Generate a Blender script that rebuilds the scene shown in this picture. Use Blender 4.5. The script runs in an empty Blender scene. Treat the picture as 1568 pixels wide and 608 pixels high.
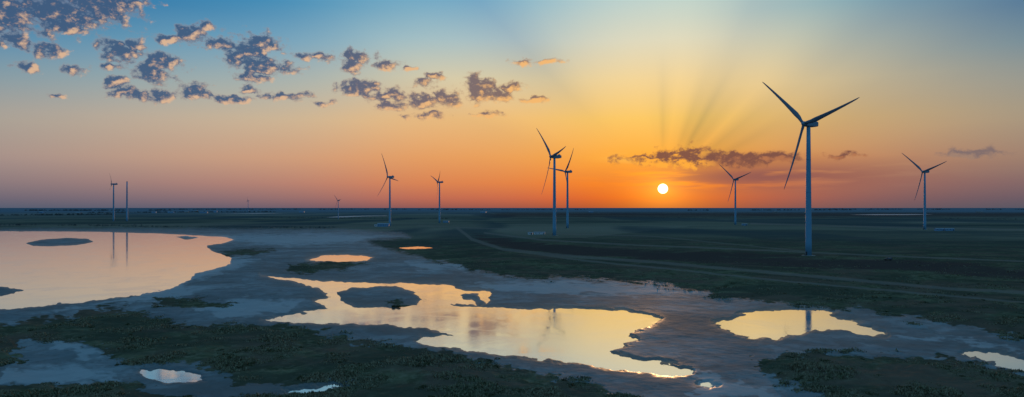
import bpy, bmesh, math, random
import numpy as np
from mathutils import Vector
random.seed(7); np.random.seed(7)
scene = bpy.context.scene
scene.view_settings.view_transform = 'Standard'
scene.view_settings.look = 'None'
scene.view_settings.exposure = 0

CAM_H = 37.0          # drone height (m)
F = 1045.3            # image pixels per unit tangent
CX, HY = 784.0, 318.0
SUN_AZ = math.atan((1015-CX)/F); SUN_T = 29/math.sqrt(F*F+(1015-CX)**2)
SUN_EL = math.atan(SUN_T)

def link(o):
    scene.collection.objects.link(o); return o
def lin(c):
    r = []
    for v in c:
        v = v/255.0
        r.append(v/12.92 if v <= 0.04045 else ((v+0.055)/1.055)**2.4)
    return r
def pixel_to_ground(u, v, z=0.0):
    """image pixel coordinates (u, v), projected -> ground position in metres"""
    y = F*(CAM_H-z)/(v-HY)
    return ((u-CX)/F*y, y)

# ------------------------------------------------------------------ camera
cd = bpy.data.cameras.new('camera'); cam = link(bpy.data.objects.new('camera', cd))
cd.lens = 24.0; cd.sensor_width = 36.0; cd.shift_y = 14/1568
cd.clip_start = 0.5; cd.clip_end = 120000
cam.location = (0, 0, CAM_H); cam.rotation_euler = (math.radians(90), 0, 0)
scene.camera = cam

# ------------------------------------------------------------------ node helper
class NT:
    def __init__(s, nt): s.nt = nt; s.n = nt.nodes; s.l = nt.links
    def new(s, t, **k):
        nd = s.n.new(t)
        for a, b in k.items(): setattr(nd, a, b)
        return nd
    def put(s, sock, v):
        if v is None: return
        if isinstance(v, bpy.types.NodeSocket): s.l.new(v, sock)
        elif isinstance(v, (tuple, list)):
            v = list(v)
            if sock.type == 'RGBA' and len(v) == 3: v = v+[1.0]
            sock.default_value = v
        else: sock.default_value = v
    def M(s, op, a, b=None, c=None, clamp=False):
        nd = s.new('ShaderNodeMath', operation=op); nd.use_clamp = clamp
        for i, v in enumerate((a, b, c)): s.put(nd.inputs[i], v) if v is not None else None
        return nd.outputs[0]
    def V(s, op, a, b=None, c=None):
        nd = s.new('ShaderNodeVectorMath', operation=op)
        for i, v in enumerate((a, b, c)): s.put(nd.inputs[i], v) if v is not None else None
        return nd.outputs['Value'] if op in ('LENGTH', 'DOT_PRODUCT', 'DISTANCE') else nd.outputs['Vector']
    def xyz(s, x, y, z=0.0):
        nd = s.new('ShaderNodeCombineXYZ')
        for i, v in enumerate((x, y, z)): s.put(nd.inputs[i], v)
        return nd.outputs[0]
    def sep(s, v):
        nd = s.new('ShaderNodeSeparateXYZ'); s.put(nd.inputs[0], v); return nd.outputs
    def mix(s, f, a, b, blend='MIX'):
        nd = s.new('ShaderNodeMix', data_type='RGBA', blend_type=blend)
        nd.clamp_factor = True
        s.put(nd.inputs[0], f); s.put(nd.inputs[6], a); s.put(nd.inputs[7], b)
        return nd.outputs[2]
    def ss(s, v, a, b, lo=0.0, hi=1.0, kind='SMOOTHSTEP'):
        nd = s.new('ShaderNodeMapRange', interpolation_type=kind)
        s.put(nd.inputs[0], v)
        for i, q in enumerate((a, b, lo, hi)): s.put(nd.inputs[i+1], q)
        return nd.outputs[0]
    def noise(s, vec, scale, detail=4, rough=0.5, dist=0.0, dim='3D'):
        nd = s.new('ShaderNodeTexNoise', noise_dimensions=dim)
        s.put(nd.inputs['Vector'], vec); nd.inputs['Scale'].default_value = scale
        nd.inputs['Detail'].default_value = detail; nd.inputs['Roughness'].default_value = rough
        nd.inputs['Distortion'].default_value = dist
        return nd.outputs['Fac']
    def attr(s, name):
        return s.new('ShaderNodeAttribute', attribute_name=name).outputs['Fac']
    def ramp(s, fac, stops, interp='LINEAR'):
        nd = s.new('ShaderNodeValToRGB'); cr = nd.color_ramp; cr.interpolation = interp
        while len(cr.elements) > 1: cr.elements.remove(cr.elements[0])
        stops = sorted(stops, key=lambda q: q[0])
        cr.elements[0].position = stops[0][0]; cr.elements[0].color = list(stops[0][1])+[1]
        for p, c in stops[1:]:
            e = cr.elements.new(p); e.color = list(c)+[1]
        s.put(nd.inputs[0], fac); return nd.outputs[0]

# ------------------------------------------------------------------ world sky
w = bpy.data.worlds.new('World'); scene.world = w; w.use_nodes = True
w.node_tree.nodes.clear()
W = NT(w.node_tree)
tc = W.new('ShaderNodeTexCoord').outputs['Generated']
sx, sy, sz = W.sep(tc)
az = W.M('ARCTAN2', sx, sy)
hyp = W.M('SQRT', W.M('ADD', W.M('MULTIPLY', sx, sx), W.M('MULTIPLY', sy, sy)))
tt = W.M('DIVIDE', sz, W.M('MAXIMUM', hyp, 0.001))
P = W.xyz(az, tt)
rows_y = [0, 60, 120, 180, 240, 280, 303, 317]
cols = {
 -40:  [(26,98,150),(70,130,170),(120,148,162),(156,156,150),(154,140,140),(126,118,126),(102,100,116),(82,92,112)],
 200:  [(46,124,172),(98,154,182),(150,170,172),(190,172,154),(188,156,136),(158,128,124),(126,110,120),(98,98,116)],
 400:  [(68,146,186),(122,170,192),(172,182,176),(208,184,150),(208,158,124),(184,130,114),(150,112,110),(114,96,108)],
 700:  [(132,186,204),(178,202,200),(222,208,170),(240,190,126),(232,158,94),(220,130,78),(194,106,80),(154,88,80)],
 1015: [(198,214,205),(228,220,190),(246,214,150),(250,200,98),(248,164,54),(240,118,30),(220,86,28),(178,70,40)],
 1300: [(130,170,182),(176,184,170),(212,192,150),(216,176,118),(200,138,96),(160,106,92),(132,92,92),(108,86,94)],
 1600: [(54,108,148),(92,134,154),(134,146,146),(152,146,132),(144,126,116),(118,102,108),(96,90,104),(80,86,102)],
}
sK = W.M('MULTIPLY', sz, 2.8, clamp=True)
azc = W.M('MINIMUM', W.M('MAXIMUM', az, -0.72), 0.72)
num = None; den = None
for px, cl in cols.items():
    dx = px-CX; a0 = math.atan(dx/F); R = math.sqrt(F*F+dx*dx)
    st = []
    for yy, c in zip(rows_y, cl):
        t = (HY-yy)/R; s_ = t/math.sqrt(1+t*t); st.append((min(s_*2.8, 0.98), lin(c)))
    col = W.ramp(sK, st)
    d = W.M('SUBTRACT', azc, a0)
    wgt = W.M('EXPONENT', W.M('MULTIPLY', W.M('MULTIPLY', d, d), -0.5/0.125**2))
    num = W.V('MULTIPLY_ADD', col, W.xyz(wgt, wgt, wgt), num if num is not None else (0, 0, 0))
    den = wgt if den is None else W.M('ADD', den, wgt)
front = W.V('DIVIDE', num, W.xyz(den, den, den))
back = W.ramp(sK, [(0.0, lin((90,114,138))), (0.15, lin((112,132,154))), (0.4, lin((110,148,176))), (1.0, lin((80,134,174)))])
absaz = W.M('ABSOLUTE', W.M('SUBTRACT', az, 0.1))
zen = W.ss(sz, 0.30, 0.85); ZC = tuple(lin((84,140,178)))
simple = W.mix(zen, back, ZC)
base = W.mix(W.ss(absaz, 0.75, 1.9), front, back)
base = W.mix(zen, base, ZC)

# glow around the low sun
q = W.V('SUBTRACT', P, (SUN_AZ, SUN_T, 0))
qd = W.V('LENGTH', q); qx, qy, _ = W.sep(q)
gq = W.V('LENGTH', W.V('MULTIPLY', q, (1.0, 1.5, 0)))
g1 = W.M('EXPONENT', W.M('MULTIPLY', gq, -1/0.030))
g2 = W.M('EXPONENT', W.M('MULTIPLY', gq, -1/0.12))
base = W.V('MULTIPLY_ADD', W.xyz(g1, g1, g1), (0.85, 0.40, 0.04), base)
base = W.V('MULTIPLY_ADD', W.xyz(g2, g2, g2), (0.14, 0.055, -0.02), base)

# crepuscular shafts (red = close to the cloud bank, green = far across the sky)
ang = W.M('DIVIDE', W.M('ARCTAN2', qy, qx), math.pi, clamp=True)
def gs(a, lst): return sum(A_*math.exp(-((a-c)/s_)**2) for c, s_, A_ in lst)
NEAR = [(90, 3.5, .14), (69, 5.0, .18), (60, 4, .30), (52, 3, .18), (40, 5, .20), (30, 4.5, .20)]
FAR = [(134, 11, .25), (112, 6, .07), (24, 10, .12), (160, 8, .07), (82, 11, -.07), (50, 6, -.06), (38, 4, .05), (64, 4, .05)]
degs = [0, 12, 20, 26, 30, 34, 37, 40, 44, 47, 50, 53, 57, 61, 65, 70, 75, 82, 87, 90, 94, 104, 116, 124, 134, 144, 152, 160, 168, 179]
rr_ = W.ramp(ang, [(a/180, (gs(a, NEAR), max(0, gs(a, FAR)+0.14), 0)) for a in degs])
rn, rf, _ = W.sep(rr_)
rm = W.M('MULTIPLY', W.ss(qd, 0.035, 0.085), W.ss(qd, 0.09, 0.23, 1.0, 0.0))
far = W.M('MULTIPLY', W.M('SUBTRACT', rf, 0.14), W.M('MULTIPLY', W.ss(qd, 0.08, 0.28), W.ss(qd, 1.0, 0.5)))
dark = W.M('MULTIPLY_ADD', rn, rm, far)
base = W.V('MULTIPLY', base, W.V('MULTIPLY_ADD', W.xyz(dark, dark, dark), (-1.15, -0.9, -0.35), (1, 1, 1)))

def gauss(x, c, s):
    d = W.M('DIVIDE', W.M('SUBTRACT', x, c), s)
    return W.M('EXPONENT', W.M('MULTIPLY', W.M('MULTIPLY', d, d), -1))
E = [(10,14,100,40),(86,20,90,32),(150,8,70,26),(95,40,56,14),(190,4,44,14),(25,62,32,14),(75,78,24,11),(42,104,18,9),
 (180,80,30,17),(168,100,24,8),(215,70,16,11),(240,94,40,17),(236,114,30,15),(175,126,22,11),(198,143,34,9),(240,146,22,10),(297,139,30,12),
 (115,108,21,8),(290,54,22,15),(318,40,16,8),(262,60,20,8),(340,68,28,13),(376,84,40,22),(402,64,32,15),(408,101,42,15),(388,118,28,8),
 (478,86,34,8),(380,136,20,6),(436,148,40,6),(360,152,28,6),(546,92,26,16),(538,103,18,11),(590,99,26,8),
 (550,134,34,11),(648,129,18,8),(668,116,14,6),(600,147,34,12),(655,156,30,11),(684,150,20,13),(600,164,26,6),
 (732,131,28,15),(748,146,38,11),(780,134,18,9),(798,97,15,6),(840,95,20,5),(655,178,32,6),(745,175,22,5),(820,153,20,6),
 (90,150,18,5),(500,158,16,4),(628,104,10,4),
 (1036,238,46,10),(1066,229,24,9),(1120,244,84,11),(1172,241,54,9),(1050,249,84,8),(1000,243,56,5),(1492,234,46,8),(1290,238,28,6)]
prox = W.ss(qd, 0.62, 0.12)
def bg(colour, strength=1.0):
    b = W.new('ShaderNodeBackground'); b.inputs[1].default_value = strength; W.put(b.inputs[0], colour); return b.outputs[0]
def branch(fac, a, b):
    ms = W.new('ShaderNodeMixShader'); W.put(ms.inputs[0], fac); W.l.new(a, ms.inputs[1]); W.l.new(b, ms.inputs[2]); return ms.outputs[0]
def region(a0, a1, t0, t1):
    return W.M('MULTIPLY', W.M('MULTIPLY', W.M('GREATER_THAN', az, a0), W.M('LESS_THAN', az, a1)),
               W.M('MULTIPLY', W.M('GREATER_THAN', tt, t0), W.M('LESS_THAN', tt, t1)))
litdir = W.V('MULTIPLY', W.V('NORMALIZE', W.V('MULTIPLY_ADD', q, (-1, -1, 0), (0, -0.12, 0))), (0.0065, 0.0080, 0))
def field(vec, items):
    wn = W.new('ShaderNodeTexNoise', noise_dimensions='2D'); W.put(wn.inputs['Vector'], vec)
    wn.inputs['Scale'].default_value = 45; wn.inputs['Detail'].default_value = 1
    gp = W.V('MULTIPLY_ADD', W.V('SUBTRACT', wn.outputs['Color'], (0.5, 0.5, 0.5)), (0.024, 0.013, 0), vec)
    m = None
    for (x, y, a, b) in items:
        R = math.sqrt(F*F+(x-CX)**2); a0 = math.atan((x-CX)/F); t0 = (HY-y)/R
        wa = max((math.atan((x+a-CX)/F)-math.atan((x-a-CX)/F))/2, 0.004); wb = b/R
        L = W.V('LENGTH', W.V('MULTIPLY_ADD', gp, (1/wa, 1/wb, 0), (-a0/wa, -t0/wb, 0)))
        m = L if m is None else W.M('MINIMUM', m, L)
    nz = W.noise(W.V('MULTIPLY', vec, (1, 1.3, 1)), 50, 5, 0.66, dim='2D')
    return W.M('MULTIPLY_ADD', W.M('SUBTRACT', 1.0, m), 0.85, W.M('MULTIPLY_ADD', nz, 2.3, -0.97))
# faint stratus veils low near the sun
def veil(b0):
    vn = W.noise(W.V('MULTIPLY', P, (6, 60, 1)), 1.3, 3, 0.55, dim='2D')
    vm = W.M('MULTIPLY', gauss(tt, (HY-273)/F, 0.018), gauss(az, math.atan((1170-CX)/F), 0.15))
    vm = W.M('MULTIPLY', vm, W.ss(vn, 0.28, 0.54))
    c = W.mix(W.M('MULTIPLY', vm, 0.9), b0, tuple(lin((136,84,84))))
    vm2 = W.M('MULTIPLY', gauss(tt, (HY-243)/F, 0.007), gauss(az, math.atan((1000-CX)/F), 0.05))
    vm2 = W.M('MULTIPLY', vm2, W.ss(vn, 0.42, 0.62))
    c = W.mix(W.M('MULTIPLY', vm2, 0.8), c, (1.0, 0.62, 0.13))
    vm3 = W.M('MULTIPLY', gauss(tt, (HY-249)/F, 0.0085), gauss(az, math.atan((1120-CX)/F), 0.085))
    c = W.mix(W.M('MULTIPLY', vm3, 0.65), c, tuple(lin((156,96,76))))
    disc = W.ss(qd, 0.0074, 0.0066)
    return W.V('MULTIPLY_ADD', W.xyz(disc, disc, disc), (3.0, 2.6, 1.5), c)
shader = bg(base)
vbase = veil(base)
shader = branch(region(-0.25, 0.80, -0.01, 0.112), shader, bg(vbase))
REG = [(-260,150,-80,130),(-20,150,130,165),(150,275,-20,175),(275,520,15,175),(520,700,70,200),(700,900,70,200),(930,1340,212,270),(1430,1560,216,252)]
for (xa, xb, ya, yb) in REG:
    items = [e for e in E if e[0]+e[2]*1.4+12 > xa and e[0]-e[2]*1.4-12 < xb and ya-20 < e[1] < yb+20]
    Rm = math.sqrt(F*F+((xa+xb)/2-CX)**2)
    fac = region(math.atan((xa-CX)/F), math.atan((xb-CX)/F), (HY-yb)/Rm*0.97, (HY-ya)/Rm*1.03)
    d0 = field(P, items); d1 = field(W.V('ADD', P, litdir), items)
    alpha = W.ss(d0, -0.08, 0.58)
    lit = W.ss(W.M('SUBTRACT', d0, d1), 0.03, 0.85)
    lit = W.M('MAXIMUM', lit, W.M('MULTIPLY', W.ss(d0, 0.52, 0.05), 0.45))
    b0 = base
    if xa < 900:
        cc = W.mix(lit, W.mix(prox, tuple(lin((64,90,124))), tuple(lin((136,106,94)))), W.mix(prox, tuple(lin((220,180,146))), tuple(lin((248,184,104)))))
    elif xa < 1400:
        b0 = vbase
        cc = W.mix(lit, tuple(lin((118,76,70))), W.mix(W.ss(qd, 0.10, 0.05), tuple(lin((176,112,78))), tuple(lin((255,172,62)))))
    else:
        b0 = vbase
        cc = W.mix(lit, tuple(lin((126,108,108))), tuple(lin((158,128,112))))
    shader = branch(fac, shader, bg(W.mix(W.M('MULTIPLY', alpha, 0.95), b0, cc)))
cheap = W.M('MAXIMUM', W.M('GREATER_THAN', absaz, 1.9), W.M('GREATER_THAN', sz, 0.85))
shader = branch(cheap, shader, bg(simple))
nish = W.new('ShaderNodeTexSky', sky_type='NISHITA')
nish.sun_disc = False; nish.sun_elevation = SUN_EL; nish.sun_rotation = SUN_AZ
ad = W.new('ShaderNodeAddShader'); W.l.new(shader, ad.inputs[0]); W.l.new(bg(nish.outputs[0], 0.0012), ad.inputs[1])
wo = W.new('ShaderNodeOutputWorld'); W.l.new(ad.outputs[0], wo.inputs[0])
w.cycles.sampling_method = 'MANUAL'; w.cycles.sample_map_resolution = 256

# sun lamp
sl = bpy.data.lights.new('sun', 'SUN'); so = link(bpy.data.objects.new('sun', sl))
sl.energy = 0.9; sl.angle = math.radians(0.6); sl.color = (1.0, 0.5, 0.2)
sv = Vector((math.sin(SUN_AZ)*math.cos(SUN_EL), math.cos(SUN_AZ)*math.cos(SUN_EL), math.sin(SUN_EL)))
so.rotation_euler = sv.to_track_quat('Z', 'Y').to_euler(); so.location = sv*3000

# ------------------------------------------------------------------ numpy noise and distance tools
def vnoise(x, y, seed=0):
    xi = np.floor(x).astype(np.int64); yi = np.floor(y).astype(np.int64)
    fx = x-xi; fy = y-yi; fx = fx*fx*(3-2*fx); fy = fy*fy*(3-2*fy)
    def h(a, b):
        n = (a*374761393 + b*668265263 + seed*1442695041) & 0xffffffff
        n = ((n ^ (n >> 13))*1274126177) & 0xffffffff
        return ((n ^ (n >> 16)) & 0xffff)/65535.0
    return (h(xi, yi)*(1-fx)+h(xi+1, yi)*fx)*(1-fy)+(h(xi, yi+1)*(1-fx)+h(xi+1, yi+1)*fx)*fy
def fbm(x, y, seed=0, o=4):
    s = 0; a = 0.5; t = 0
    for i in range(o):
        s = s+a*vnoise(x, y, seed+i*17); t += a; a *= 0.55; x = x*2.03+11.3; y = y*2.03+7.7
    return s/t
def sdpoly(u, v, poly, margin=40.0, closed=True):
    p = np.array(poly, float); out = np.full(u.shape, margin)
    sel = (u > p[:, 0].min()-margin) & (u < p[:, 0].max()+margin) & (v > p[:, 1].min()-margin) & (v < p[:, 1].max()+margin)
    a = u[sel]; b = v[sel]
    if a.size == 0: return out
    d = np.full(a.shape, 1e9); ins = np.zeros(a.shape, bool)
    n = len(p)
    for i in range(n if closed else n-1):
        x0, y0 = p[i]; x1, y1 = p[(i+1) % n]
        ex, ey = x1-x0, y1-y0; L = ex*ex+ey*ey+1e-9
        t = np.clip(((a-x0)*ex+(b-y0)*ey)/L, 0, 1)
        d = np.minimum(d, (a-x0-t*ex)**2+(b-y0-t*ey)**2)
        if closed and y0 != y1:
            c = ((y0 > b) != (y1 > b)) & (a < (x1-x0)*(b-y0)/(y1-y0)+x0); ins ^= c
    d = np.sqrt(d)
    out[sel] = np.minimum(np.where(ins, -d, d), margin); return out

LAKE = [(-400,356),(0,354),(60,354.5),(150,355),(250,358),(310,361),(345,363),(360,367),(345,371),(316,376),(322,384),(340,389),(354,395),(352,404),(330,412),(300,419),(290,430),(265,440),(230,449),(190,456),(150,460),(100,464),(50,469),(0,476),(-200,500),(-400,500)]
ISL = [[(38,372),(60,367),(100,364),(135,366),(143,370),(120,375),(80,378),(50,377)], [(-30,442),(10,439),(36,443),(20,449),(-10,456),(-40,458)], [(268,363),(285,361),(305,364),(285,367)],
       [(515,447),(540,441),(600,438),(632,446),(648,458),(640,466),(600,472),(545,471),(522,461)]]
CEN = [(402,422),(440,426),(500,431),(560,433),(640,434),(690,437),(705,445),(748,446),(752,458),(742,466),(733,449),(718,449),(704,453),(706,462),(690,467),(740,470),(800,473),(880,473),(950,476),(990,482),(1012,489),(1003,497),(985,503),(968,511),(974,521),(950,530),(930,537),(936,542),(965,548),(1005,554),(1042,562),(1063,570),(1048,576),(1000,573),(940,566),(880,557),(820,550),(760,543),(710,537),(665,530),(640,524),(643,518),(665,515),(692,514),(678,509),(650,503),(600,498),(520,495),(450,494),(404,490),(430,484),(480,477),(503,472),(484,462),(504,454),(492,444),(462,434),(425,428)]
RIG = [(1094,494),(1118,489),(1142,484),(1130,480),(1160,477),(1200,475),(1240,475),(1282,478),(1268,483),(1285,488),(1310,493),(1332,502),(1357,514),(1330,513),(1290,506),(1262,503),(1230,511),(1190,518),(1150,518),(1122,512),(1104,502)]
SML = [(216,568),(240,565),(280,568),(305,574),(309,583),(280,588),(245,586),(226,579)]
BR = [(1472,541),(1500,539),(1540,544),(1580,554),(1700,575),(1700,600),(1580,572),(1540,561),(1508,552)]
TOP = [(468,397),(500,391),(540,389.5),(570,394),(560,399),(520,401),(485,400)]
ST = [(608,379),(640,377.5),(668,379),(650,381.5),(620,381.5)]
PU2 = [(440,598),(480,595),(515,588),(522,591),(500,599),(460,603),(435,602)]
WISP = [(664,452),(678,447),(700,449),(690,454),(700,459),(722,461),(735,467),(715,466),(690,462),(672,458)]
PU4 = [(1066,588),(1085,586),(1098,590),(1080,593)]
PONDS = [LAKE, CEN, RIG, SML, BR, TOP, ST, PU2, PU4]
MUD = [(-600,354),(200,350),(540,352),(612,357),(628,364),(562,370),(600,384),(640,394),(690,404),(720,416),(800,426),(870,426),(950,431),(1040,440),(1082,449),(1092,458),(1160,461),(1250,470),(1330,476),(1400,488),(1480,500),(1568,522),(1800,560),(1900,700),(-700,700)]
VEG = [[(-400,512),(0,500),(60,490),(130,484),(215,480),(262,497),(330,500),(400,497),(480,506),(530,520),(600,530),(690,545),(760,562),(850,580),(950,602),(1010,640),(700,700),(-400,700)],
       [(1152,562),(1178,545),(1240,541),(1330,546),(1400,549),(1470,553),(1530,566),(1600,584),(1800,640),(1800,700),(1400,700),(1262,612),(1235,592),(1180,578)],
       [(232,458),(255,453),(300,458),(345,467),(300,472),(245,470)], [(440,408),(470,402),(540,400),(562,408),(510,414),(470,420),(448,416)],
       [(120,482),(150,474),(205,473),(200,483),(150,490)],[(590,466),(612,463),(630,468),(605,471)],
       [(330,388),(350,384),(372,380),(420,384),(392,392),(350,392)]]
HOLE = [[(20,530),(80,520),(130,528),(180,548),(205,566),(190,588),(140,590),(60,590),(-60,600),(-60,570),(40,556)], [(195,560),(300,558),(350,575),(355,600),(300,612),(220,600),(195,585)],[(280,596),(340,594),(420,590),(520,584),(540,592),(480,606),(400,612),(280,612)]]
BANK = [(716,351),(742,366),(800,377),(900,387),(1050,395),(1200,402),(1400,411),(1568,424),(2200,470),(2600,330),(716,330)]
SALT_SHEEN = [[(700,436),(800,430),(900,430),(1000,438),(1080,449),(1060,455),(960,456),(860,454),(760,450)], [(210,404),(380,392),(400,400),(330,424),(290,438),(350,440),(200,470),(60,478),(200,456)],
        [(1060,560),(1140,590),(1200,600),(1240,612),(1060,612)], [(620,398),(700,404),(730,418),(640,416)], [(230,360),(480,356),(600,360),(540,374),(440,380),(390,376)],[(1350,520),(1460,524),(1568,545),(1568,535),(1450,512)],
        [(0,565),(120,560),(185,575),(180,588),(0,592)], [(60,522),(120,526),(175,550),(120,550)], [(290,470),(380,456),(470,462),(440,480),(330,490)]]  # first outline here is a shallow puddle, its dim sky reflection painted pale
PATHS = [([(700,349),(722,368),(770,384),(860,394),(1000,404),(1150,418),(1300,432),(1450,446),(1620,456)], 2.2),
         ([(742,358),(830,372),(960,380),(1100,386),(1300,396),(1568,408),(1700,418)], 1.2),
         ([(780,386),(900,402),(1040,416),(1160,430),(1330,446),(1568,468)], 1.3),
         ([(1150,344),(1240,347),(1400,351),(1568,354.5),(1700,357)], 1.3),
         ([(640,346),(760,351),(860,362),(1000,366),(1240,392)], 0.6), ([(0,345),(200,344),(400,345),(600,347)], 0.6)]

def zones(x, y):
    yy = np.maximum(y, 15.0)
    u = CX+F*x/yy; v = HY+F*CAM_H/yy
    ok = (y > 15.0)
    sc = np.clip((v-HY)/120.0, 0.15, 1.6)         # feature size shrinks with range
    wu = (fbm(u/16, v/6, 3)-0.5)*16*sc + (fbm(x/3, y/8, 5)-0.5)*5*sc
    wv = (fbm(u/18, v/7, 9)-0.5)*6*sc + (fbm(x/3, y/8, 12)-0.5)*2.2*sc
    u2 = u+wu; v2 = v+wv*0.9
    pond = np.full(x.shape, 40.0)
    for p in PONDS: pond = np.minimum(pond, sdpoly(u2, v2, p))
    for p in ISL: pond = np.maximum(pond, -sdpoly(u2, v2, p))
    pond = np.minimum(pond, sdpoly(u2, v2, WISP))
    mud = -sdpoly(u+wu*2.2, v+wv*1.6, MUD)
    veg = np.full(x.shape, -40.0)
    for p in VEG: veg = np.maximum(veg, -sdpoly(u+wu*3.5, v+wv*2.6, p))
    for p in HOLE: veg = np.minimum(veg, sdpoly(u+wu*3, v+wv*2.2, p))
    mud = np.minimum(mud, -veg)
    salt_sheen = np.full(x.shape, 40.0)
    for p in SALT_SHEEN: salt_sheen = np.minimum(salt_sheen, sdpoly(u+wu*2, v+wv*1.6, p))
    bank = -sdpoly(u+wu*1.2, v+wv*0.5, BANK)
    path = np.full(x.shape, 40.0)
    for p, wd in PATHS: path = np.minimum(path, sdpoly(u+wu*0.15, v+wv*0.1, p, closed=False)-wd)
    mud[~ok] = -40; pond[~ok] = 40; bank[~ok] = -40; path[~ok] = 40
    return u, v, pond, mud, salt_sheen, bank, path
def sstep(a, b, t):
    t = np.clip((t-a)/(b-a), 0, 1); return t*t*(3-2*t)
def height(x, y, z=None):
    u, v, pond, mud, salt_sheen, bank, path = z if z is not None else zones(x, y)
    n = fbm(x/9, y/9, 21, 4)-0.5
    n2 = fbm(x/1.6, y/1.6, 31, 3)-0.5
    land = 0.30+n*0.20
    g = sstep(0, 18, -mud)
    land = land+g*(0.25+n*0.5+n2*0.3*np.clip(300/np.maximum(y, 60), 0, 1))
    up = sstep(1.0, 40, -mud)*sstep(352, 362, v)*(sstep(560, 700, u))
    land = land+up*0.7
    land = land+sstep(-3, 3.2, bank)*1.9*sstep(8000, 1500, np.abs(y))*sstep(720, 840, u)
    shore = np.clip(pond*0.06, -0.5, 1.0)
    k = sstep(0, 7, pond)
    return np.where(pond < 7, np.minimum(shore+n2*0.03, 1)*(1-k)+land*k, land)

# ------------------------------------------------------------------ ground sheet
azs = np.concatenate([np.arange(-41, 41, 0.07), np.arange(41, 319, 3.0)])*math.pi/180
sv_ = np.concatenate([np.geomspace(3000, 305, 16), np.arange(300, 20, -0.62), np.arange(20, 1.0, -0.45), [0.9, 0.7, 0.5, 0.35]])
rr = F*CAM_H/sv_
na, nr = len(azs), len(rr)
A, Rr = np.meshgrid(azs, rr)
X = (np.sin(A)*Rr).ravel(); Y = (np.cos(A)*Rr).ravel()
Z = zones(X, Y)
H = height(X, Y, Z)
verts = np.stack([X, Y, H], 1)
verts = np.vstack([verts, [[0, 0, 0.3]]])
i = np.arange(nr-1)[:, None]*na; j = np.arange(na)[None, :]; j2 = (j+1) % na
quads = np.stack([i+j, i+j2, i+na+j2, i+na+j], -1).reshape(-1, 4)[:, ::-1]
tri = np.stack([np.full(na, nr*na), np.arange(na), (np.arange(na)+1) % na], 1)[:, ::-1]
me = bpy.data.meshes.new('ground')
me.vertices.add(len(verts)); me.vertices.foreach_set('co', verts.astype(np.float32).ravel())
loops = np.concatenate([quads.ravel(), tri.ravel()]).astype(np.int32)
me.loops.add(len(loops)); me.loops.foreach_set('vertex_index', loops)
ls = np.concatenate([np.arange(len(quads))*4, len(quads)*4+np.arange(len(tri))*3]).astype(np.int32)
me.polygons.add(len(ls)); me.polygons.foreach_set('loop_start', ls)
me.polygons.foreach_set('use_smooth', np.ones(len(ls), bool))
me.update(calc_edges=True); me.validate()
def addattr(name, arr):
    a = me.attributes.new(name, 'FLOAT', 'POINT')
    a.data.foreach_set('value', np.append(arr, 0.0).astype(np.float32))
u_, v_, pond_, mud_, salt_sheen_, bank_, path_ = Z
addattr('mud', np.clip(0.5+mud_/16, 0, 1))
addattr('salt_sheen', np.clip(0.5-salt_sheen_/18, 0, 1))
addattr('wet', np.exp(-np.maximum(pond_, 0)/5))
bd = np.abs(bank_+3)
addattr('dirt', np.clip(1.1-bd/11, 0, 1)*sstep(9000, 1500, Y)*sstep(690, 780, u_))
addattr('path', np.clip(0.5-path_/1.2, 0, 1))
ground = link(bpy.data.objects.new('ground', me))

gm = bpy.data.materials.new('ground_soil'); gm.use_nodes = True; gm.node_tree.nodes.clear(); N = NT(gm.node_tree)
ob = N.new('ShaderNodeTexCoord').outputs['Object']
n1 = N.noise(ob, 0.03, 5, 0.6, dim='2D'); n2 = N.noise(ob, 0.35, 4, 0.7, dim='2D'); n3 = N.noise(ob, 0.09, 5, 0.65, 0.6, dim='2D')
far1 = N.noise(N.V('MULTIPLY', ob, (1/700, 1/200, 1)), 1.0, 5, 0.65, dim='2D')
far2 = N.noise(N.V('MULTIPLY', ob, (1/300, 1/1200, 1)), 1.0, 3, 0.5, dim='2D')
mid = N.noise(N.V('MULTIPLY', ob, (1/60, 1/40, 1)), 1.0, 5, 0.68, 0.5, dim='2D')
vor = N.new('ShaderNodeTexVoronoi', voronoi_dimensions='2D'); vor.inputs['Scale'].default_value = 1.0; N.put(vor.inputs['Vector'], N.V('MULTIPLY', ob, (1/900, 1/420, 0)))
vc = N.sep(vor.outputs['Color'])[0]
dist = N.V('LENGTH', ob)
grass = N.mix(N.ss(n3, 0.35, 0.65), (0.056, 0.062, 0.036), (0.125, 0.125, 0.075))
grass = N.mix(N.ss(n2, 0.45, 0.75), grass, (0.18, 0.165, 0.11))
grass = N.mix(N.M('MULTIPLY', N.ss(n1, 0.44, 0.60), 0.8), grass, (0.130, 0.088, 0.068))
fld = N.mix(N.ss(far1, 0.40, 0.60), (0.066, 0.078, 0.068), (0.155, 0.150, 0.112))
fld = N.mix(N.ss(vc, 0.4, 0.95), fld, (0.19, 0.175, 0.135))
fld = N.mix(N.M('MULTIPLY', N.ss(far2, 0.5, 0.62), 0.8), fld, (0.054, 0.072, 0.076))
fld = N.mix(N.ss(dist, 1500, 9000), fld, (0.125, 0.170, 0.215))  # distance haze painted into the albedo: far fields turn paler and bluer
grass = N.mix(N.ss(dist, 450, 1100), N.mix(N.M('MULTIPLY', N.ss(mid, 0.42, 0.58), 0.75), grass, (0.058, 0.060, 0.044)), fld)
mudc = N.mix(N.ss(n1, 0.35, 0.65), (0.125, 0.160, 0.178), (0.215, 0.250, 0.270))
mudc = N.mix(N.M('MULTIPLY', N.ss(n3, 0.45, 0.60), 0.50), mudc, (0.092, 0.108, 0.116))
mudc = N.mix(N.M('MULTIPLY', N.ss(n2, 0.5, 0.7), 0.40), mudc, (0.062, 0.070, 0.072))
mudc = N.mix(N.M('MULTIPLY', N.attr('wet'), 0.65), mudc, (0.044, 0.048, 0.052))
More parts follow.
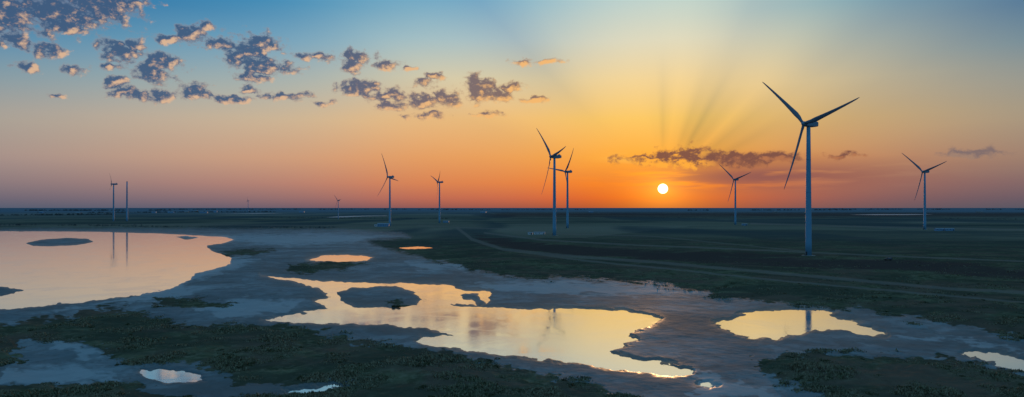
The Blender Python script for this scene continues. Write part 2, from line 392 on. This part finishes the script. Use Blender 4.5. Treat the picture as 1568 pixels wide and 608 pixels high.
mudc = N.mix(N.M('MULTIPLY', N.ss(mid, 0.48, 0.60), 0.55), mudc, (0.088, 0.094, 0.095))
sf = N.ss(N.M('ADD', N.attr('salt_sheen'), N.M('MULTIPLY', N.M('SUBTRACT', n3, 0.5), 1.6)), 0.45, 0.85)
mudc = N.mix(N.M('MULTIPLY', sf, 0.65), mudc, (0.34, 0.38, 0.405))
edge = N.M('SUBTRACT', N.M('ADD', N.M('MULTIPLY', n2, 0.45), N.M('MULTIPLY', n3, 0.55)), 0.5)
mf = N.ss(N.M('MULTIPLY_ADD', edge, 1.9, N.attr('mud')), 0.38, 0.62)
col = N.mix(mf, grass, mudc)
df = N.M('MULTIPLY', N.ss(N.M('ADD', N.attr('dirt'), N.M('MULTIPLY', N.M('SUBTRACT', mid, 0.5), 1.6)), 0.3, 0.8), 0.85)
col = N.mix(df, col, (0.078, 0.050, 0.046))
col = N.mix(N.M('MULTIPLY', N.attr('path'), 0.6), col, (0.21, 0.17, 0.145))
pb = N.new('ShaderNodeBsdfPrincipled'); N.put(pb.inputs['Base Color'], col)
rg = N.M('SUBTRACT', 0.95, N.M('MULTIPLY', mf, N.M('ADD', 0.20, N.M('MULTIPLY', N.attr('wet'), 0.40))))
N.put(pb.inputs['Roughness'], rg); N.put(pb.inputs['Specular IOR Level'], N.M('MULTIPLY', mf, 0.08))
bp = N.new('ShaderNodeBump'); bp.inputs['Strength'].default_value = 0.6
bs = N.M('MULTIPLY', N.noise(ob, 0.5, 3, 0.65, dim='2D'), N.ss(N.attr('mud'), 0.3, 0.7, 1.2, 0.15)); N.put(bp.inputs['Height'], bs); bp.inputs['Distance'].default_value = 0.5
N.l.new(bp.outputs[0], pb.inputs['Normal'])
out = N.new('ShaderNodeOutputMaterial'); N.l.new(pb.outputs[0], out.inputs[0]); me.materials.append(gm)

# ------------------------------------------------------------------ water
wm = bpy.data.materials.new('still_water'); wm.use_nodes = True; wm.node_tree.nodes.clear(); N = NT(wm.node_tree)
ob = N.new('ShaderNodeTexCoord').outputs['Object']
r1 = N.noise(N.V('MULTIPLY', ob, (1, 1.8, 1)), 0.7, 3, 0.55); r2 = N.noise(ob, 0.05, 4, 0.6, 1.0)
bp = N.new('ShaderNodeBump'); bp.inputs['Distance'].default_value = 0.02
N.put(bp.inputs['Strength'], N.ss(r2, 0.42, 0.62, 0.2, 0.7)); N.put(bp.inputs['Height'], r1)
gl = N.new('ShaderNodeBsdfGlossy'); N.put(gl.inputs['Color'], (0.98, 0.97, 0.94)); N.put(gl.inputs['Roughness'], N.ss(r2, 0.4, 0.65, 0.05, 0.12)); N.l.new(bp.outputs[0], gl.inputs['Normal'])
df = N.new('ShaderNodeBsdfDiffuse'); N.put(df.inputs['Color'], N.mix(N.ss(r2, 0.4, 0.6), (0.18, 0.18, 0.17), (0.28, 0.27, 0.25)))
fz = N.new('ShaderNodeFresnel'); fz.inputs['IOR'].default_value = 1.33
mx = N.new('ShaderNodeMixShader'); N.put(mx.inputs[0], N.M('MULTIPLY_ADD', fz.outputs[0], 0.50, 0.72, clamp=True))
N.l.new(df.outputs[0], mx.inputs[1]); N.l.new(gl.outputs[0], mx.inputs[2])
out = N.new('ShaderNodeOutputMaterial'); N.l.new(mx.outputs[0], out.inputs[0])
def sheet(name, pts, z, mat):
    m_ = bpy.data.meshes.new(name); m_.from_pydata([(p[0], p[1], z) for p in pts], [], [list(range(len(pts)))])
    m_.materials.append(mat); return link(bpy.data.objects.new(name, m_))
def pond_sheet(name, poly, z):
    w_ = [pixel_to_ground(min(max(a, -420), 1720), b) for a, b in poly]
    xs = [p[0] for p in w_]; ys = [p[1] for p in w_]; e = 3
    return sheet(name, [(min(xs)-e, min(ys)-e), (max(xs)+e, min(ys)-e), (max(xs)+e, max(ys)+e), (min(xs)-e, max(ys)+e)], z, wm)
for k, (nm, p) in enumerate([('lake', LAKE), ('pond', CEN), ('pond', RIG), ('pond', SML), ('pond', BR), ('pond', TOP), ('pond', ST), ('pond', PU2), ('pond', PU4)]):
    pond_sheet(nm, p, -0.004*k)

# ------------------------------------------------------------------ materials
def mat(name, c, rough=0.6, var=0.15, scale=2.0, metal=0.0):
    m_ = bpy.data.materials.new(name); m_.use_nodes = True; N = NT(m_.node_tree)
    pb = N.n['Principled BSDF']
    ob = N.new('ShaderNodeTexCoord').outputs['Object']
    nn = N.noise(ob, scale, 4, 0.6)
    N.put(pb.inputs['Base Color'], N.mix(nn, tuple(x*(1-var) for x in c), tuple(min(1, x*(1+var)) for x in c)))
    pb.inputs['Roughness'].default_value = rough; pb.inputs['Metallic'].default_value = metal
    return m_
m_tower = mat('tower_paint', (0.12, 0.33, 0.50), 0.6, 0.10, 0.3)
m_blade = mat('blade_gelcoat_shaded', (0.12, 0.17, 0.23), 0.5, 0.08, 0.3)  # colour darkened to carry the shade on the blades
m_nac = mat('nacelle_paint', (0.13, 0.24, 0.34), 0.5, 0.08, 0.6)
m_dark = mat('dark_metal', (0.03, 0.03, 0.035), 0.6)
m_conc = mat('concrete', (0.22, 0.22, 0.21), 0.9)
m_white = mat('white_cladding', (0.50, 0.55, 0.6), 0.6)
m_blue = mat('blue_cladding', (0.12, 0.28, 0.45), 0.6)
m_roof = mat('roof_sheet', (0.2, 0.25, 0.31), 0.6)
m_shine = mat('painted_water_shine', (0.26, 0.29, 0.31), 0.9, 0.4, 0.01)
def far_flat(pts):  # matte strips; pale colour stands in for sky reflected on distant water
    w_ = [pixel_to_ground(a, b) for a, b in pts]
    xs = np.array([p[0] for p in w_]); ys = np.array([p[1] for p in w_])
    z = float(height(xs, ys).max())+0.3
    sheet('far_water_streak', w_, z, m_shine)
far_flat([(498,333.4),(520,331.4),(560,330.6),(590,330.4),(596,331.0),(560,331.6),(525,333.2)])
far_flat([(1300,329.3),(1340,328.4),(1400,328.4),(1430,328.9),(1400,329.6),(1340,329.8)])
far_flat([(330,327.4),(400,326.8),(440,327),(390,327.7)])

def bmobj(name, bm, mt, parent=None, smooth=False):
    m_ = bpy.data.meshes.new(name); bm.normal_update(); bm.to_mesh(m_); bm.free()
    m_.materials.append(mt)
    if smooth: m_.polygons.foreach_set('use_smooth', np.ones(len(m_.polygons), bool))
    o = link(bpy.data.objects.new(name, m_))
    if parent: o.parent = parent
    return o
def ring_loft(bm, rings, cap=True):
    vs = [[bm.verts.new(p) for p in r] for r in rings]
    n = len(vs[0])
    for a, b in zip(vs[:-1], vs[1:]):
        for k in range(n): bm.faces.new((a[k], a[(k+1) % n], b[(k+1) % n], b[k]))
    if cap: bm.faces.new(vs[0][::-1]); bm.faces.new(vs[-1])
def circ(r, z, n=28): return [(r*math.cos(2*math.pi*k/n), r*math.sin(2*math.pi*k/n), z) for k in range(n)]
def box(bm, x0, x1, y0, y1, z0, z1, bev=0.0):
    r = bmesh.ops.create_cube(bm, size=1)
    for v in r['verts']:
        v.co = ((x0+x1)/2+v.co.x*(x1-x0), (y0+y1)/2+v.co.y*(y1-y0), (z0+z1)/2+v.co.z*(z1-z0))
    if bev: bmesh.ops.bevel(bm, geom=list({e for v in r['verts'] for e in v.link_edges}), offset=bev, segments=2, affect='EDGES')

def hz(x, y): return float(height(np.array([x]), np.array([y]))[0])
def turbine(ub, vb, vh, psi, th0, rotor=True, zt=2.2, Rk=0.515):
    Yp = F*(CAM_H-zt)/(vb-HY); Xp = (ub-CX)/F*Yp
    z0 = hz(Xp, Yp)-0.1
    Hh = CAM_H+(HY-vh)*Yp/F-z0
    s = Hh/100.0
    e = bpy.data.objects.new('wind_turbine' if rotor else 'wind_turbine_tower', None); link(e)
    e.location = (Xp, Yp, z0); e.rotation_euler = (0, 0, -math.radians(psi)); e.scale = (s, s, s)
    bm = bmesh.new()
    ring_loft(bm, [circ(2.3, 0), circ(2.25, 10), circ(2.1, 30), circ(1.85, 55), circ(1.6, 80), circ(1.4, 98.0)])
    for z in (24.0, 48.0, 73.0):
        r = np.interp(z, [0, 30, 55, 80, 98], [2.3, 2.1, 1.85, 1.6, 1.4])+0.06
        ring_loft(bm, [circ(r, z), circ(r, z+0.35)])
    bmobj('tower', bm, m_tower, e, True)
    bm = bmesh.new(); ring_loft(bm, [circ(5.0, -0.5), circ(5.0, 0.25), circ(3.2, 0.45)]); bmobj('foundation', bm, m_conc, e)
    bm = bmesh.new(); box(bm, -0.55, 0.55, -2.45, -2.15, 1.0, 3.2, 0.05); box(bm, -0.9, 0.9, -3.8, -2.2, 0.46, 0.95); bmobj('door_and_steps', bm, m_dark, e)
    if not rotor:
        bm = bmesh.new(); ring_loft(bm, [circ(1.6, 98), circ(1.6, 98.6)]); bmobj('top_flange', bm, m_dark, e)
        return e
    bm = bmesh.new()
    def sec(y, wx, zl, zh):
        c = 0.5
        return [(-wx+c, y, zl), (wx-c, y, zl), (wx, y, zl+c), (wx, y, zh-c), (wx-c, y, zh), (-wx+c, y, zh), (-wx, y, zh-c), (-wx, y, zl+c)]
    ring_loft(bm, [sec(-3.4, 1.5, 98.4, 101.6), sec(-2.6, 1.9, 98.0, 102.0), sec(5.5, 2.0, 97.9, 102.2), sec(8.6, 1.8, 98.4, 102.1), sec(9.4, 1.3, 99.0, 101.6)])
    box(bm, -1.5, 1.5, 5.6, 7.6, 102.25, 103.2, 0.1)
    bmobj('nacelle', bm, m_nac, e)
    bm = bmesh.new(); box(bm, -0.05, 0.05, 6.5, 6.6, 103.2, 105.0); box(bm, -0.7, 0.7, 6.52, 6.58, 104.6, 104.7); bmobj('wind_vane', bm, m_dark, e)
    bm = bmesh.new(); prof = [(-3.5, 1.5), (-4.2, 1.8), (-5.4, 1.85), (-6.4, 1.45), (-7.1, 0.85), (-7.4, 0.25)]
    ring_loft(bm, [[(r*math.cos(2*math.pi*k/20), y, 100+r*math.sin(2*math.pi*k/20)) for k in range(20)] for y, r in prof])
    bmobj('hub', bm, m_nac, e, True)
    Rb = Rk*100
    for b in range(3):
        th = math.radians(th0+120*b); bm = bmesh.new(); rings = []
        for f_, ch, tk, tw in [(0.02, 2.1, 2.1, 0), (0.06, 2.2, 2.0, 6), (0.13, 2.9, 1.5, 14), (0.21, 3.5, 1.0, 14), (0.32, 3.0, 0.78, 10), (0.46, 2.5, 0.56, 7), (0.6, 2.0, 0.42, 4), (0.74, 1.6, 0.3, 2), (0.87, 1.2, 0.2, 0), (0.96, 0.8, 0.13, -1), (1.0, 0.3, 0.05, -1)]:
            r = f_*Rb; pre = -4.8*f_**2; rt = math.radians(tw+8); ring = []
            for k in range(12):
                t = 2*math.pi*k/12
                cx_ = ch*(0.5*math.cos(t)+(0.18 if f_ > 0.1 else 0)); cy_ = tk*0.5*math.sin(t)*(1-0.45*max(0, math.cos(t)) if f_ > 0.1 else 1)
                xx = cx_*math.cos(rt)-cy_*math.sin(rt); yy = cx_*math.sin(rt)+cy_*math.cos(rt)
                ring.append((r*math.sin(th)+xx*math.cos(th), -5.2+yy+pre, 100+r*math.cos(th)-xx*math.sin(th)))
            rings.append(ring)
        ring_loft(bm, rings); bmobj('blade_%d' % (b+1), bm, m_blade, e, True)
    return e
turbine(1238, 393, 190, 63, -44)
turbine(849, 362, 240, 67, -40)
turbine(869, 349.5, 263, 60, 40)
turbine(597, 345, 271, 50, -19)
turbine(673, 340.5, 279, 66, 53, Rk=0.45)
turbine(1126, 344.5, 275, 57, -46)
turbine(1416, 352, 263, 71, -47)
turbine(518, 335, 307, 40, -40, Rk=0.40)
turbine(174, 338, 282, 60, 0, Rk=0.30)
turbine(194.5, 338, 277, 60, 0, rotor=False)
turbine(380, 325, 307.5, 55, 10, Rk=0.35)

# ------------------------------------------------------------------ service buildings at turbine bases
def shed(u, v, L, Dp, Hh, wall, name='service_building'):
    x, y = pixel_to_ground(u, v, 2.2); e = link(bpy.data.objects.new(name, None)); e.location = (x, y, hz(x, y)); e.rotation_euler = (0, 0, random.uniform(-0.2, 0.2))
    bm = bmesh.new(); box(bm, -L/2, L/2, -Dp/2, Dp/2, -0.3, Hh); bmobj('walls', bm, wall, e)
    bm = bmesh.new(); rl = []
    for xx in (-L/2-0.4, L/2+0.4): rl.append([(xx, -Dp/2-0.4, Hh+0.01), (xx, 0, Hh+Dp*0.18), (xx, Dp/2+0.4, Hh+0.01)])
    ring_loft(bm, rl); bmobj('roof', bm, m_roof, e)
    bm = bmesh.new()
    for k in range(max(2, int(L/5))):
        xx = -L/2+2+k*4.5
        if xx+1.2 < L/2: box(bm, xx, xx+1.2, -Dp/2-0.05, -Dp/2+0.05, Hh*0.45, Hh*0.75)
    bmobj('windows', bm, m_dark, e)
    bm = bmesh.new(); box(bm, L/2-2.0, L/2-0.9, -Dp/2-0.06, -Dp/2+0.05, 0.0, 2.1); bmobj('door', bm, m_dark, e)
shed(826, 360, 14, 4, 2.6, m_white); shed(812, 360, 6, 3, 2.4, m_white)
shed(587, 345.5, 22, 8, 5, m_blue); shed(577, 345.5, 8, 5, 3.5, m_white)
shed(1438, 354, 12, 5, 3.0, m_blue); shed(1453, 354, 13, 5, 2.8, m_blue)
shed(1140, 345.5, 10, 5, 3, m_blue); shed(683, 340, 14, 6, 4, m_blue)
for u, v, L, hh in [(262,326,40,8),(286,325.5,30,9),(312,326,50,7),(330,325,22,10),(236,326,26,7),(300,324.6,26,12),(462,325,40,7),(120,327,36,7),(64,326,30,8),(740,325.5,40,7),(905,325,36,7),(1188,325,40,8),(1236,326,30,7),(1500,325,50,8)]:
    shed(u, v, L, 14, hh, random.choice([m_blue, m_conc, m_conc]), 'farm_building')

# ------------------------------------------------------------------ vegetation
vm_ = bpy.data.materials.new('foliage'); vm_.use_nodes = True; N = NT(vm_.node_tree); pb = N.n['Principled BSDF']
ob = N.new('ShaderNodeTexCoord').outputs['Object']
a = N.noise(ob, 0.06, 4, 0.6); b = N.noise(ob, 1.2, 2, 0.6)
N.put(pb.inputs['Base Color'], N.mix(N.ss(b, 0.3, 0.7), N.mix(N.ss(a, 0.4, 0.6), (0.095, 0.110, 0.055), (0.190, 0.152, 0.095)), (0.26, 0.23, 0.15)))
pb.inputs['Roughness'].default_value = 0.9; pb.inputs['Specular IOR Level'].default_value = 0.1
def trimesh(name, V3, m_):
    n = len(V3)//3; me_ = bpy.data.meshes.new(name)
    me_.vertices.add(n*3); me_.vertices.foreach_set('co', V3.astype(np.float32).ravel())
    me_.loops.add(n*3); me_.loops.foreach_set('vertex_index', np.arange(n*3, dtype=np.int32))
    me_.polygons.add(n); me_.polygons.foreach_set('loop_start', (np.arange(n)*3).astype(np.int32))
    me_.update(calc_edges=True); me_.materials.append(m_); return link(bpy.data.objects.new(name, me_))
def scatter(n, vmin, vmax, umin=-60, umax=1630):
    v = np.random.uniform(vmin, vmax, n); u = np.random.uniform(umin, umax, n)
    y = F*CAM_H/(v-HY); x = (u-CX)/F*y
    z = zones(x, y); patch = fbm(x/7, y/7, 77, 3)
    k = (z[3] < (patch-0.52)*26) & (z[2] > 3) & (patch > 0.47) & (z[6] > 0.5)
    return x[k], y[k], height(x[k], y[k], tuple(q[k] for q in z)), patch[k]
x1, y1, z1, p1 = scatter(70000, 470, 640)
x2, y2, z2, p2 = scatter(30000, 400, 500)
X_ = np.concatenate([x1, x2]); Y_ = np.concatenate([y1, y2]); Z_ = np.concatenate([z1, z2]); Pt = np.concatenate([p1, p2])
nt = len(X_); nb = 5
sz_ = np.random.uniform(0.10, 0.24, nt)*(0.6+2.2*np.clip(Pt-0.47, 0, 0.25)/0.25)
B = []
for k in range(nb):
    an = np.random.uniform(0, 2*math.pi, nt); ln = np.random.uniform(0.1, 0.9, nt)*sz_; wd = sz_*0.5
    dx, dy = np.cos(an), np.sin(an); ox = np.random.normal(0, 0.35, nt)*sz_*2.8; oy = np.random.normal(0, 0.35, nt)*sz_*2.8
    p0 = np.stack([X_+ox-dy*wd, Y_+oy+dx*wd, Z_-0.1], 1); p1_ = np.stack([X_+ox+dy*wd, Y_+oy-dx*wd, Z_-0.1], 1)
    p2_ = np.stack([X_+ox+dx*ln, Y_+oy+dy*ln, Z_+sz_*np.random.uniform(0.4, 1.1, nt)], 1)
    B.append(np.stack([p0, p1_, p2_], 1).reshape(-1, 3))
trimesh('grass', np.concatenate(B), vm_)

sm = bpy.data.materials.new('shrub_leaves'); sm.use_nodes = True; N = NT(sm.node_tree); pb = N.n['Principled BSDF']
ob = N.new('ShaderNodeTexCoord').outputs['Object']; b = N.noise(ob, 0.9, 3, 0.6)
N.put(pb.inputs['Base Color'], N.mix(N.ss(b, 0.35, 0.65), (0.040, 0.052, 0.024), (0.10, 0.10, 0.05))); pb.inputs['Roughness'].default_value = 0.9; pb.inputs['Specular IOR Level'].default_value = 0.1
def leaves(cx, cy, cz, rx, rz, n, ls):
    d = np.random.normal(0, 1, (n, 3)); d /= np.linalg.norm(d, axis=1)[:, None]+1e-9
    r = np.random.uniform(0.5, 1.0, n)**0.5
    c = np.array([cx, cy, cz])+d*r[:, None]*np.array([rx, rx, rz])
    c[:, 2] = cz+np.abs(c[:, 2]-cz)*1.0
    tr = np.random.normal(0, ls, (n, 3, 3)); return (c[:, None, :]+tr).reshape(-1, 3)
bx, by, bz, bp_ = scatter(1200, 430, 640)
S = []
for k in range(min(len(bx), 260)):
    r = random.uniform(0.3, 0.9)
    for q_ in range(3):
        S.append(leaves(bx[k]+random.gauss(0, r*0.9), by[k]+random.gauss(0, r*0.9), bz[k]-0.1, r*random.uniform(0.6, 1), r*random.uniform(0.35, 0.7), 40, 0.08+0.07*r))
trimesh('shrubs', np.concatenate(S), sm)
sx_, sy_ = pixel_to_ground(610, 470); S = []
for k in range(7): S.append(leaves(sx_+random.gauss(0, 1.0), sy_+random.gauss(0, 0.8), 0.2, random.uniform(0.5, 0.8), random.uniform(0.4, 0.7), 120, 0.12))
trimesh('bush', np.concatenate(S), sm)
# distant shelter belts of trees
tm = mat('tree_mass', (0.048, 0.068, 0.076), 0.95, 0.3, 0.05)
S = []
def belt(u0, v0, u1, v1, n, hmin, hmax):
    a0 = pixel_to_ground(u0, v0); b0 = pixel_to_ground(u1, v1)
    for k in range(n):
        t = random.random(); x = a0[0]+(b0[0]-a0[0])*t+random.gauss(0, 6); y = a0[1]+(b0[1]-a0[1])*t+random.gauss(0, 15)
        if vnoise(np.array([t*14+u0]), np.array([v0]), 3)[0] < 0.36: continue
        h_ = random.uniform(hmin, hmax)
        S.append(leaves(x, y, 1.0, h_*0.6, h_, 26, h_*0.16))
belt(-40, 323.0, 260, 322.6, 420, 7, 18); belt(60, 326.5, 420, 325, 320, 5, 11); belt(240, 321.2, 700, 321.0, 420, 9, 22); belt(-40, 331, 170, 329, 200, 4, 9)
belt(640, 322, 900, 321.6, 200, 8, 16); belt(1050, 322.6, 1330, 322, 260, 8, 18); belt(1250, 321.0, 1600, 321.2, 300, 10, 22); belt(-40, 345, 230, 347, 260, 1.2, 3.2); belt(200, 348, 540, 350, 260, 1, 2.6)
belt(1000, 334, 1180, 336, 90, 1.5, 3.5); belt(1450, 336, 1600, 338, 90, 1.5, 4); belt(400, 334, 760, 336, 160, 1.5, 4)
trimesh('tree_line', np.concatenate(S), tm)

# ------------------------------------------------------------------ vehicle on the track
def car(u, v):
    x, y = pixel_to_ground(u, v, 2.2); e = link(bpy.data.objects.new('off_road_car', None)); e.location = (x, y, hz(x, y)+0.02); e.rotation_euler = (0, 0, math.radians(175))
    bm = bmesh.new()
    prof = [(-2.3, 0.5), (2.3, 0.5), (2.35, 0.95), (1.2, 1.15), (0.7, 1.8), (-2.0, 1.85), (-2.3, 1.1)]
    ring_loft(bm, [[(a_, -0.9, b_) for a_, b_ in prof], [(a_, 0.9, b_) for a_, b_ in prof]]); bmobj('body', bm, m_dark, e)
    bm = bmesh.new()
    for s_ in (-0.92, 0.905): box(bm, -1.8, 0.6, s_, s_+0.015, 1.2, 1.65)
    bmobj('windows', bm, m_roof, e)
    for k, (wx, wy) in enumerate([(1.45, -0.92), (1.45, 0.72), (-1.45, -0.92), (-1.45, 0.72)]):
        bm = bmesh.new(); ring_loft(bm, [[(wx+0.38*math.cos(2*math.pi*i_/16), wy+d_, 0.38+0.38*math.sin(2*math.pi*i_/16)) for i_ in range(16)] for d_ in (0, 0.22)]); bmobj('wheel_%d' % (k+1), bm, m_dark, e)
car(1360, 401)
